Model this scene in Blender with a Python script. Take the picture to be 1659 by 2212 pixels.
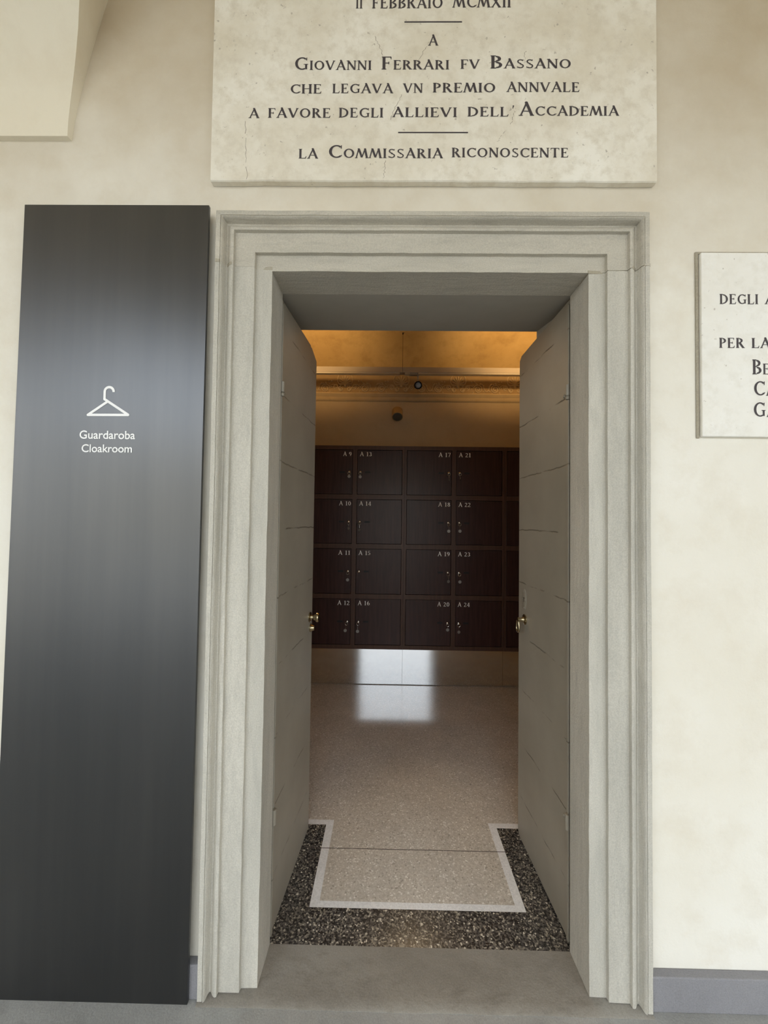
import bpy, bmesh, math, random
from mathutils import Vector, Matrix

random.seed(7)
for o in list(bpy.data.objects):
    bpy.data.objects.remove(o)
SC = bpy.context.scene
COL = SC.collection
PI = math.pi

# ------------------------------------------------------------------ camera
def set_camera():
    cd = bpy.data.cameras.new('camera')
    cam = bpy.data.objects.new('camera', cd)
    COL.objects.link(cam)
    cd.sensor_fit = 'VERTICAL'
    cd.sensor_height = 36.0
    cd.lens = 13.524
    cd.clip_start = 0.02
    cd.clip_end = 200
    p, y, r = math.radians(1.4568), math.radians(0.6653), math.radians(-0.7414)
    m = Matrix.Rotation(y, 3, 'Z') @ Matrix.Rotation(p, 3, 'X') @ Matrix.Rotation(r, 3, 'Y')
    right, fwd, up = m.col[0], m.col[1], m.col[2]
    rot = Matrix((right, up, -fwd)).transposed()
    cam.matrix_world = Matrix.Translation((-0.1249, -1.2546, 1.4673)) @ rot.to_4x4()
    SC.camera = cam
set_camera()

# ------------------------------------------------------------------ exposure, sky, lights
SC.view_settings.view_transform = 'Standard'
SC.view_settings.look = 'None'
SC.view_settings.exposure = -0.15
SC.view_settings.gamma = 1.0
SC.view_settings.use_curve_mapping = False
SC.cycles.use_denoising = True
SC.cycles.max_bounces = 10
SC.cycles.diffuse_bounces = 6
SC.cycles.glossy_bounces = 6
SC.cycles.sample_clamp_indirect = 6.0
SC.cycles.caustics_reflective = False
SC.cycles.caustics_refractive = False

SKY_STRENGTH = 5.0
def set_world():
    w = bpy.data.worlds.new('overcast_sky')
    SC.world = w
    w.use_nodes = True
    nt = w.node_tree
    bg = nt.nodes['Background']
    tc = nt.nodes.new('ShaderNodeTexCoord')
    sp = nt.nodes.new('ShaderNodeSeparateXYZ')
    cr = nt.nodes.new('ShaderNodeValToRGB')
    nt.links.new(tc.outputs['Generated'], sp.inputs[0])
    nt.links.new(sp.outputs['Z'], cr.inputs[0])
    nt.links.new(cr.outputs[0], bg.inputs['Color'])
    e = cr.color_ramp.elements
    e[0].position = 0.0; e[0].color = (0.84, 0.92, 1.0, 1)
    e[1].position = 0.9; e[1].color = (0.80, 0.89, 1.0, 1)
    bg.inputs['Strength'].default_value = SKY_STRENGTH
set_world()

def lamp(name, kind, loc, target, energy, color, parent=None, **kw):
    l = bpy.data.lights.new(name, kind)
    l.energy = energy
    l.color = color
    for k, v in kw.items():
        setattr(l, k, v)
    o = bpy.data.objects.new(name, l)
    COL.objects.link(o)
    o.location = loc
    d = Vector(target) - Vector(loc)
    o.rotation_euler = d.to_track_quat('-Z', 'Y').to_euler()
    if parent:
        o.parent = parent
    return o

# ------------------------------------------------------------------ materials
def nodes(name):
    m = bpy.data.materials.new(name)
    m.use_nodes = True
    nt = m.node_tree
    return m, nt, nt.nodes['Principled BSDF']

def N(nt, kind, **inp):
    n = nt.nodes.new(kind)
    for k, v in inp.items():
        if k in n.inputs:
            n.inputs[k].default_value = v
        else:
            setattr(n, k, v)
    return n

def coords(nt, scale=(1, 1, 1)):
    tc = N(nt, 'ShaderNodeTexCoord')
    mp = N(nt, 'ShaderNodeMapping')
    mp.inputs['Scale'].default_value = scale
    nt.links.new(tc.outputs['Object'], mp.inputs[0])
    return mp.outputs[0]

def ramp(nt, src, stops):
    r = N(nt, 'ShaderNodeValToRGB')
    els = r.color_ramp.elements
    while len(els) < len(stops):
        els.new(0.5)
    for e, (p, c) in zip(els, stops):
        e.position = p
        e.color = (*c, 1) if len(c) == 3 else c
    nt.links.new(src, r.inputs[0])
    return r.outputs[0]

def noise(nt, co, scale, detail=4, rough=0.55):
    n = N(nt, 'ShaderNodeTexNoise')
    n.inputs['Scale'].default_value = scale
    n.inputs['Detail'].default_value = detail
    n.inputs['Roughness'].default_value = rough
    nt.links.new(co, n.inputs['Vector'])
    return n.outputs['Fac']

def mixc(nt, fac, a, b, mode='MIX'):
    m = N(nt, 'ShaderNodeMix')
    m.data_type = 'RGBA'
    m.blend_type = mode
    for sock, v in ((0, fac), (6, a), (7, b)):
        if hasattr(v, 'links') or isinstance(v, bpy.types.NodeSocket):
            nt.links.new(v, m.inputs[sock])
        elif sock == 0:
            m.inputs[0].default_value = v
        else:
            m.inputs[sock].default_value = (*v, 1)
    return m.outputs[2]

def bump(nt, bsdf, h, strength, dist=0.01, prev=None):
    b = N(nt, 'ShaderNodeBump')
    b.inputs['Strength'].default_value = strength
    b.inputs['Distance'].default_value = dist
    nt.links.new(h, b.inputs['Height'])
    if prev is not None:
        nt.links.new(prev, b.inputs['Normal'])
    nt.links.new(b.outputs[0], bsdf.inputs['Normal'])
    return b.outputs[0]

def plain(name, color, rough=0.5, metal=0.0, spec=0.5):
    m, nt, b = nodes(name)
    b.inputs['Base Color'].default_value = (*color, 1)
    b.inputs['Roughness'].default_value = rough
    b.inputs['Metallic'].default_value = metal
    b.inputs['Specular IOR Level'].default_value = spec
    return m

def plaster(name, c1, c2, c3, bumpy=0.25, wash=None):
    m, nt, b = nodes(name)
    co = coords(nt)
    big = noise(nt, co, 1.6, 5, 0.6)
    mid = noise(nt, co, 7.0, 6, 0.65)
    col = mixc(nt, ramp(nt, big, [(0.35, (0, 0, 0)), (0.68, (1, 1, 1))]), c1, c2)
    col = mixc(nt, ramp(nt, mid, [(0.48, (0, 0, 0)), (0.75, (0.55, 0.55, 0.55))]), col, c3)
    if wash:
        # older ochre limewash left uncovered on the upper wall, with a cloudy edge
        sep = N(nt, 'ShaderNodeSeparateXYZ'); nt.links.new(co, sep.inputs[0])
        ad = N(nt, 'ShaderNodeMath'); ad.operation = 'MULTIPLY_ADD'
        nt.links.new(noise(nt, co, 2.3, 6, 0.6), ad.inputs[0]); ad.inputs[1].default_value = 1.5
        nt.links.new(sep.outputs['Z'], ad.inputs[2])
        mr = N(nt, 'ShaderNodeMapRange')
        nt.links.new(ad.outputs[0], mr.inputs[0])
        mr.inputs[1].default_value = 2.9; mr.inputs[2].default_value = 4.3
        mr.inputs[3].default_value = 0.0; mr.inputs[4].default_value = 0.9
        col = mixc(nt, mr.outputs[0], col, wash)
    nt.links.new(col, b.inputs['Base Color'])
    b.inputs['Roughness'].default_value = 0.85
    b.inputs['Specular IOR Level'].default_value = 0.2
    n1 = bump(nt, b, noise(nt, co, 9, 5, 0.6), bumpy, 0.012)
    bump(nt, b, noise(nt, co, 160, 3, 0.6), bumpy * 0.8, 0.002, n1)
    return m

def stone(name, c1, c2, c3, streak=(1, 1, 1), grain=0.5):
    grain *= 0.85
    m, nt, b = nodes(name)
    co = coords(nt)
    cs = coords(nt, streak)
    col = mixc(nt, ramp(nt, noise(nt, cs, 3.0, 6, 0.62), [(0.35, (0, 0, 0)), (0.66, (1, 1, 1))]), c1, c2)
    col = mixc(nt, ramp(nt, noise(nt, cs, 16, 5, 0.7), [(0.5, (0, 0, 0)), (0.8, (0.7, 0.7, 0.7))]), col, c3)
    sp = ramp(nt, noise(nt, co, 260, 2, 0.6), [(0.3, (0.86, 0.86, 0.86)), (0.7, (1.06, 1.06, 1.06))])
    col = mixc(nt, 1.0, col, sp, 'MULTIPLY')
    nt.links.new(col, b.inputs['Base Color'])
    b.inputs['Roughness'].default_value = 0.8
    b.inputs['Specular IOR Level'].default_value = 0.25
    n1 = bump(nt, b, noise(nt, cs, 30, 5, 0.65), grain * 0.6, 0.006)
    bump(nt, b, noise(nt, co, 190, 3, 0.6), grain, 0.002, n1)
    return m

def terrazzo(name, stops, scale, rough, spec=0.5, matrix=(0.5, 0.48, 0.44), amount=0.7):
    m, nt, b = nodes(name)
    co = coords(nt)
    v = N(nt, 'ShaderNodeTexVoronoi')
    v.inputs['Scale'].default_value = scale
    v.inputs['Randomness'].default_value = 1.0
    nt.links.new(co, v.inputs['Vector'])
    bw = N(nt, 'ShaderNodeSeparateColor')
    nt.links.new(v.outputs['Color'], bw.inputs[0])
    chips = ramp(nt, bw.outputs[0], stops)
    cloud = ramp(nt, noise(nt, co, 5, 4), [(0.3, (0.92, 0.92, 0.92)), (0.7, (1.06, 1.06, 1.06))])
    col = mixc(nt, amount, matrix, chips)
    col = mixc(nt, 1.0, col, cloud, 'MULTIPLY')
    nt.links.new(col, b.inputs['Base Color'])
    b.inputs['Roughness'].default_value = rough
    b.inputs['Specular IOR Level'].default_value = spec
    return m

M = {}
M['wall'] = plaster('cream_wall_plaster', (0.79, 0.745, 0.645), (0.85, 0.82, 0.745), (0.72, 0.655, 0.54), 0.25, (0.47, 0.37, 0.235))
M['vault'] = plaster('vault_plaster', (0.74, 0.645, 0.48), (0.80, 0.705, 0.54), (0.68, 0.58, 0.42))
M['stone_jamb'] = stone('grey_sandstone_upright', (0.50, 0.478, 0.42), (0.61, 0.58, 0.51), (0.42, 0.405, 0.36), (3.0, 3.0, 0.5), 0.75)
M['stone_lintel'] = stone('grey_sandstone_level', (0.49, 0.46, 0.395), (0.60, 0.56, 0.48), (0.40, 0.375, 0.325), (0.5, 3.0, 3.0), 0.7)
M['mortar'] = stone('joint_mortar', (0.38, 0.34, 0.26), (0.45, 0.41, 0.33), (0.32, 0.28, 0.21), (1, 1, 1), 1.0)
M['sill'] = stone('worn_sill_stone', (0.235, 0.215, 0.185), (0.31, 0.29, 0.255), (0.17, 0.15, 0.125), (0.8, 1.6, 1), 0.35)
M['paving'] = stone('grey_paving_stone', (0.33, 0.33, 0.315), (0.40, 0.40, 0.385), (0.27, 0.27, 0.26), (1, 1, 1), 0.4)
M['marble'] = None
def marble(name, c1=(0.74, 0.68, 0.56), c2=(0.90, 0.87, 0.79), c3=(0.66, 0.60, 0.49)):
    m, nt, b = nodes(name)
    co = coords(nt)
    col = mixc(nt, ramp(nt, noise(nt, co, 3.2, 6, 0.65), [(0.36, (0, 0, 0)), (0.66, (1, 1, 1))]), c1, c2)
    col = mixc(nt, ramp(nt, noise(nt, co, 22, 5, 0.7), [(0.47, (0, 0, 0)), (0.72, (0.75, 0.75, 0.75))]), col, c3)
    pit = ramp(nt, noise(nt, co, 60, 3, 0.55), [(0.685, (0, 0, 0)), (0.75, (0.7, 0.7, 0.7))])
    col = mixc(nt, pit, col, (0.38, 0.33, 0.27))
    nt.links.new(col, b.inputs['Base Color'])
    b.inputs['Roughness'].default_value = 0.62
    b.inputs['Specular IOR Level'].default_value = 0.3
    bump(nt, b, noise(nt, co, 25, 5, 0.6), 0.25, 0.004)
    return m
M['marble'] = marble('aged_cream_marble')
M['marble_pale'] = marble('pale_white_marble', (0.84, 0.81, 0.74), (0.91, 0.90, 0.86), (0.78, 0.75, 0.68))
M['mortar_dark'] = plain('crack_brown', (0.22, 0.18, 0.13), 0.9)
M['springing'] = plaster('springing_plaster', (0.79, 0.725, 0.59), (0.83, 0.77, 0.64), (0.74, 0.66, 0.52))
M['lettering'] = plain('dark_incised_paint', (0.055, 0.045, 0.05), 0.7)
M['plinth_grey'] = stone('painted_grey_skirting', (0.25, 0.245, 0.26), (0.285, 0.28, 0.295), (0.23, 0.225, 0.235), (1, 1, 1), 0.3)
def sign_metal():
    m, nt, b = nodes('dark_anodised_metal')
    co = coords(nt, (5, 1, 0.25))
    f = noise(nt, co, 2.0, 5, 0.6)
    col = ramp(nt, f, [(0.25, (0.114, 0.117, 0.124)), (0.75, (0.146, 0.147, 0.150))])
    nt.links.new(col, b.inputs['Base Color'])
    b.inputs['Metallic'].default_value = 1.0
    b.inputs['Roughness'].default_value = 0.35
    b.inputs['Anisotropic'].default_value = 0.5
    return m
M['sign'] = sign_metal()
M['white'] = plain('white_print', (0.92, 0.92, 0.92), 0.5)
M['locker_text'] = plain('pale_print', (0.95, 0.94, 0.91), 0.6)

def leaf_paint():
    m, nt, b = nodes('grey_beige_door_paint')
    co = coords(nt)
    base = mixc(nt, ramp(nt, noise(nt, co, 4, 4), [(0.35, (0, 0, 0)), (0.7, (1, 1, 1))]), (0.275, 0.247, 0.198), (0.325, 0.293, 0.238))
    # scuffs
    sc = coords(nt, (9, 9, 2.4))
    sf = ramp(nt, noise(nt, sc, 9, 4, 0.7), [(0.735, (0, 0, 0)), (0.76, (0.7, 0.7, 0.7))])
    base = mixc(nt, sf, base, (0.52, 0.50, 0.45))
    # horizontal board joints, uneven, only open in places
    sep = N(nt, 'ShaderNodeSeparateXYZ')
    nt.links.new(coords(nt), sep.inputs[0])
    wob = noise(nt, coords(nt, (6, 6, 1)), 1.5, 4)
    add = N(nt, 'ShaderNodeMath'); add.operation = 'MULTIPLY_ADD'
    nt.links.new(wob, add.inputs[0]); add.inputs[1].default_value = 0.022
    nt.links.new(sep.outputs['Z'], add.inputs[2])
    per = N(nt, 'ShaderNodeMath'); per.operation = 'MODULO'
    nt.links.new(add.outputs[0], per.inputs[0]); per.inputs[1].default_value = 0.247
    d = N(nt, 'ShaderNodeMath'); d.operation = 'SUBTRACT'
    nt.links.new(per.outputs[0], d.inputs[0]); d.inputs[1].default_value = 0.213
    a = N(nt, 'ShaderNodeMath'); a.operation = 'ABSOLUTE'
    nt.links.new(d.outputs[0], a.inputs[0])
    line = ramp(nt, a.outputs[0], [(0.0, (1, 1, 1)), (0.0010, (0, 0, 0))])
    gate = ramp(nt, noise(nt, coords(nt, (3.5, 3.5, 9)), 2.2, 2), [(0.46, (0, 0, 0)), (0.56, (1, 1, 1))])
    crack = mixc(nt, 1.0, line, gate, 'MULTIPLY')
    base = mixc(nt, crack, base, (0.10, 0.085, 0.06))
    nt.links.new(base, b.inputs['Base Color'])
    b.inputs['Roughness'].default_value = 0.42
    n1 = bump(nt, b, noise(nt, co, 18, 4), 0.12, 0.004)
    inv = N(nt, 'ShaderNodeMath'); inv.operation = 'SUBTRACT'; inv.inputs[0].default_value = 1.0
    nt.links.new(crack, inv.inputs[1])
    bump(nt, b, inv.outputs[0], 0.5, 0.003, n1)
    return m
M['leaf'] = leaf_paint()
M['reveal'] = plaster('grey_reveal_paint', (0.50, 0.48, 0.425), (0.54, 0.52, 0.465), (0.46, 0.44, 0.39), 0.1)
M['room_wall'] = plaster('ochre_room_plaster', (0.49, 0.41, 0.28), (0.53, 0.45, 0.31), (0.45, 0.37, 0.245), 0.12)
M['room_vault'] = plaster('ochre_vault_plaster', (0.50, 0.35, 0.15), (0.64, 0.47, 0.225), (0.33, 0.215, 0.085), 0.5)
M['frieze'] = plaster('ochre_relief_plaster', (0.45, 0.36, 0.225), (0.49, 0.395, 0.255), (0.38, 0.29, 0.17), 0.3)
M['frieze_ground'] = plaster('brown_frieze_ground', (0.31, 0.225, 0.12), (0.37, 0.275, 0.155), (0.24, 0.16, 0.08), 0.3)

def wood(name, c1, c2, rough):
    m, nt, b = nodes(name)
    co = coords(nt, (14, 14, 0.9))
    f = noise(nt, co, 4, 6, 0.65)
    col = mixc(nt, ramp(nt, f, [(0.3, (0, 0, 0)), (0.7, (1, 1, 1))]), c1, c2)
    nt.links.new(col, b.inputs['Base Color'])
    b.inputs['Roughness'].default_value = rough
    b.inputs['Specular IOR Level'].default_value = 0.32
    bump(nt, b, f, 0.08, 0.002)
    return m
M['locker_door'] = wood('dark_wenge_door', (0.028, 0.011, 0.010), (0.058, 0.025, 0.022), 0.38)
M['locker_frame'] = wood('dark_walnut_frame', (0.062, 0.031, 0.021), (0.092, 0.048, 0.034), 0.42)
M['black'] = plain('black_gap', (0.004, 0.004, 0.004), 0.8)
M['slot'] = plain('dark_slot', (0.004, 0.004, 0.006), 0.6)
M['chrome'] = plain('nickel_plate', (0.78, 0.76, 0.72), 0.18, 1.0)
M['tag'] = plain('brushed_tag', (0.30, 0.285, 0.27), 0.5, 0.5)
M['brass'] = plain('old_brass', (0.50, 0.42, 0.27), 0.24, 1.0)
M['steel'] = plain('brushed_steel_plinth', (0.80, 0.79, 0.77), 0.10, 1.0)
M['rail'] = plain('cream_aluminium', (0.42, 0.375, 0.32), 0.5, 0.0)
M['rail_line'] = plain('bright_channel', (0.75, 0.72, 0.66), 0.3, 0.6)
M['lamp_black'] = plain('black_lamp_body', (0.006, 0.006, 0.007), 0.7, 0.0, 0.12)
M['lamp_glass'] = plain('grey_lens', (0.20, 0.18, 0.16), 0.25)
M['beige_plastic'] = plain('ochre_painted_metal', (0.42, 0.31, 0.16), 0.6)
M['grey_grille'] = plain('grey_diffuser', (0.13, 0.12, 0.09), 0.5)
M['dark_wire'] = plain('thin_steel_wire', (0.12, 0.07, 0.03), 0.5, 0.3)
M['joint'] = plain('dark_floor_joint', (0.03, 0.02, 0.02), 0.6)
M['floor_light'] = terrazzo('beige_terrazzo', [(0.0, (0.28, 0.25, 0.215)), (0.05, (0.47, 0.43, 0.37)), (0.55, (0.575, 0.535, 0.47)), (0.9, (0.66, 0.62, 0.555)), (1.0, (0.92, 0.90, 0.85))], 185, 0.135, 0.85, (0.58, 0.54, 0.475), 0.75)
M['floor_dark'] = terrazzo('dark_terrazzo', [(0.0, (0.012, 0.012, 0.013)), (0.3, (0.03, 0.029, 0.03)), (0.55, (0.09, 0.083, 0.078)), (0.8, (0.17, 0.155, 0.135)), (0.95, (0.34, 0.31, 0.25)), (1.0, (0.75, 0.70, 0.6))], 190, 0.22, 0.45, (0.05, 0.047, 0.045), 0.92)
M['floor_white'] = terrazzo('pale_terrazzo_strip', [(0.0, (0.68, 0.69, 0.70)), (0.5, (0.78, 0.79, 0.80)), (1.0, (0.88, 0.89, 0.90))], 200, 0.2, 0.45, (0.78, 0.79, 0.80), 0.7)
M['court_wall'] = plaster('courtyard_plaster', (0.62, 0.55, 0.43), (0.70, 0.62, 0.49), (0.55, 0.48, 0.37))
M['court_ground'] = stone('courtyard_gravel', (0.40, 0.38, 0.34), (0.48, 0.46, 0.42), (0.34, 0.32, 0.29))

# ------------------------------------------------------------------ mesh helpers
class MB:
    """collects shapes and links them as ONE mesh object"""
    def __init__(self):
        self.v = []; self.f = []; self.mi = []
    def add(self, vs, fs, mi=0):
        n = len(self.v)
        self.v += [tuple(p) for p in vs]
        for q in fs:
            self.f.append([i + n for i in q]); self.mi.append(mi)
        return self
    def box(self, x0, x1, y0, y1, z0, z1, mi=0):
        vs = [(x, y, z) for z in (z0, z1) for y in (y0, y1) for x in (x0, x1)]
        return self.add(vs, [(0, 2, 3, 1), (4, 5, 7, 6), (0, 1, 5, 4), (2, 6, 7, 3), (0, 4, 6, 2), (1, 3, 7, 5)], mi)
    def prism(self, pts, y0, y1, mi=0):
        """polygon in XZ pulled along Y"""
        n = len(pts)
        vs = [(x, y0, z) for x, z in pts] + [(x, y1, z) for x, z in pts]
        fs = [tuple(range(n)), tuple(range(2 * n - 1, n - 1, -1))]
        fs += [(i, i + n, (i + 1) % n + n, (i + 1) % n) for i in range(n)]
        return self.add(vs, fs, mi)
    def lathe(self, prof, centre, axis, n=24, mi=0):
        """prof = [(distance along axis, radius)]"""
        a = Vector(axis).normalized()
        t = Vector((0, 0, 1)) if abs(a.z) < 0.9 else Vector((1, 0, 0))
        u = a.cross(t).normalized(); w = a.cross(u)
        c = Vector(centre)
        vs = []; fs = []
        for d, r in prof:
            for k in range(n):
                an = 2 * PI * k / n
                vs.append(c + a * d + (u * math.cos(an) + w * math.sin(an)) * r)
        for i in range(len(prof) - 1):
            for k in range(n):
                fs.append((i * n + k, i * n + (k + 1) % n, (i + 1) * n + (k + 1) % n, (i + 1) * n + k))
        fs.append(tuple(range(n - 1, -1, -1)))
        fs.append(tuple(range((len(prof) - 1) * n, len(prof) * n)))
        return self.add(vs, fs, mi)
    def tube(self, pts, r, n=8, closed=False, mi=0, flat=None):
        pts = [Vector(p) for p in pts]
        m = len(pts); vs = []; fs = []
        rs = r if isinstance(r, (list, tuple)) else [r] * m
        for i, p in enumerate(pts):
            a = pts[(i - 1) % m] if closed or i else pts[i]
            b = pts[(i + 1) % m] if closed or i < m - 1 else pts[i]
            d = (b - a).normalized()
            t = Vector((0, 1, 0)) if abs(d.y) < 0.9 else Vector((1, 0, 0))
            u = d.cross(t).normalized(); w = d.cross(u).normalized()
            for k in range(n):
                an = 2 * PI * k / n
                q = u * math.cos(an) * rs[i] + w * math.sin(an) * rs[i]
                if flat:
                    q.y *= flat
                vs.append(p + q)
        for i in range(m if closed else m - 1):
            j = (i + 1) % m
            for k in range(n):
                fs.append((i * n + k, i * n + (k + 1) % n, j * n + (k + 1) % n, j * n + k))
        if not closed:
            fs.append(tuple(range(n - 1, -1, -1)))
            fs.append(tuple(range((m - 1) * n, m * n)))
        return self.add(vs, fs, mi)
    def build(self, name, mats, parent=None, smooth=False, bevel=0.0, segs=2):
        me = bpy.data.meshes.new(name)
        me.from_pydata(self.v, [], self.f)
        mats = mats if isinstance(mats, (list, tuple)) else [mats]
        for m in mats:
            me.materials.append(m)
        for p, i in zip(me.polygons, self.mi):
            p.material_index = i
        bm = bmesh.new(); bm.from_mesh(me)
        bmesh.ops.recalc_face_normals(bm, faces=bm.faces)
        bm.to_mesh(me); bm.free()
        o = bpy.data.objects.new(name, me)
        COL.objects.link(o)
        if parent:
            o.parent = parent
        if smooth:
            for p in me.polygons:
                p.use_smooth = True
            me.set_sharp_from_angle(angle=math.radians(38))
        if bevel:
            b = o.modifiers.new('edge', 'BEVEL')
            b.width = bevel; b.segments = segs; b.limit_method = 'ANGLE'; b.angle_limit = math.radians(40)
        return o

def empty(name, loc=(0, 0, 0)):
    o = bpy.data.objects.new(name, None)
    o.empty_display_size = 0.05
    COL.objects.link(o)
    o.location = loc
    return o

def tag(o, label, cat, group=None, kind=None):
    o['label'] = label
    if cat:
        o['category'] = cat
    if group:
        o['group'] = group
    if kind:
        o['kind'] = kind
    return o

def structure(o, label, cat):
    return tag(o, label, cat, None, 'structure')

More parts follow.
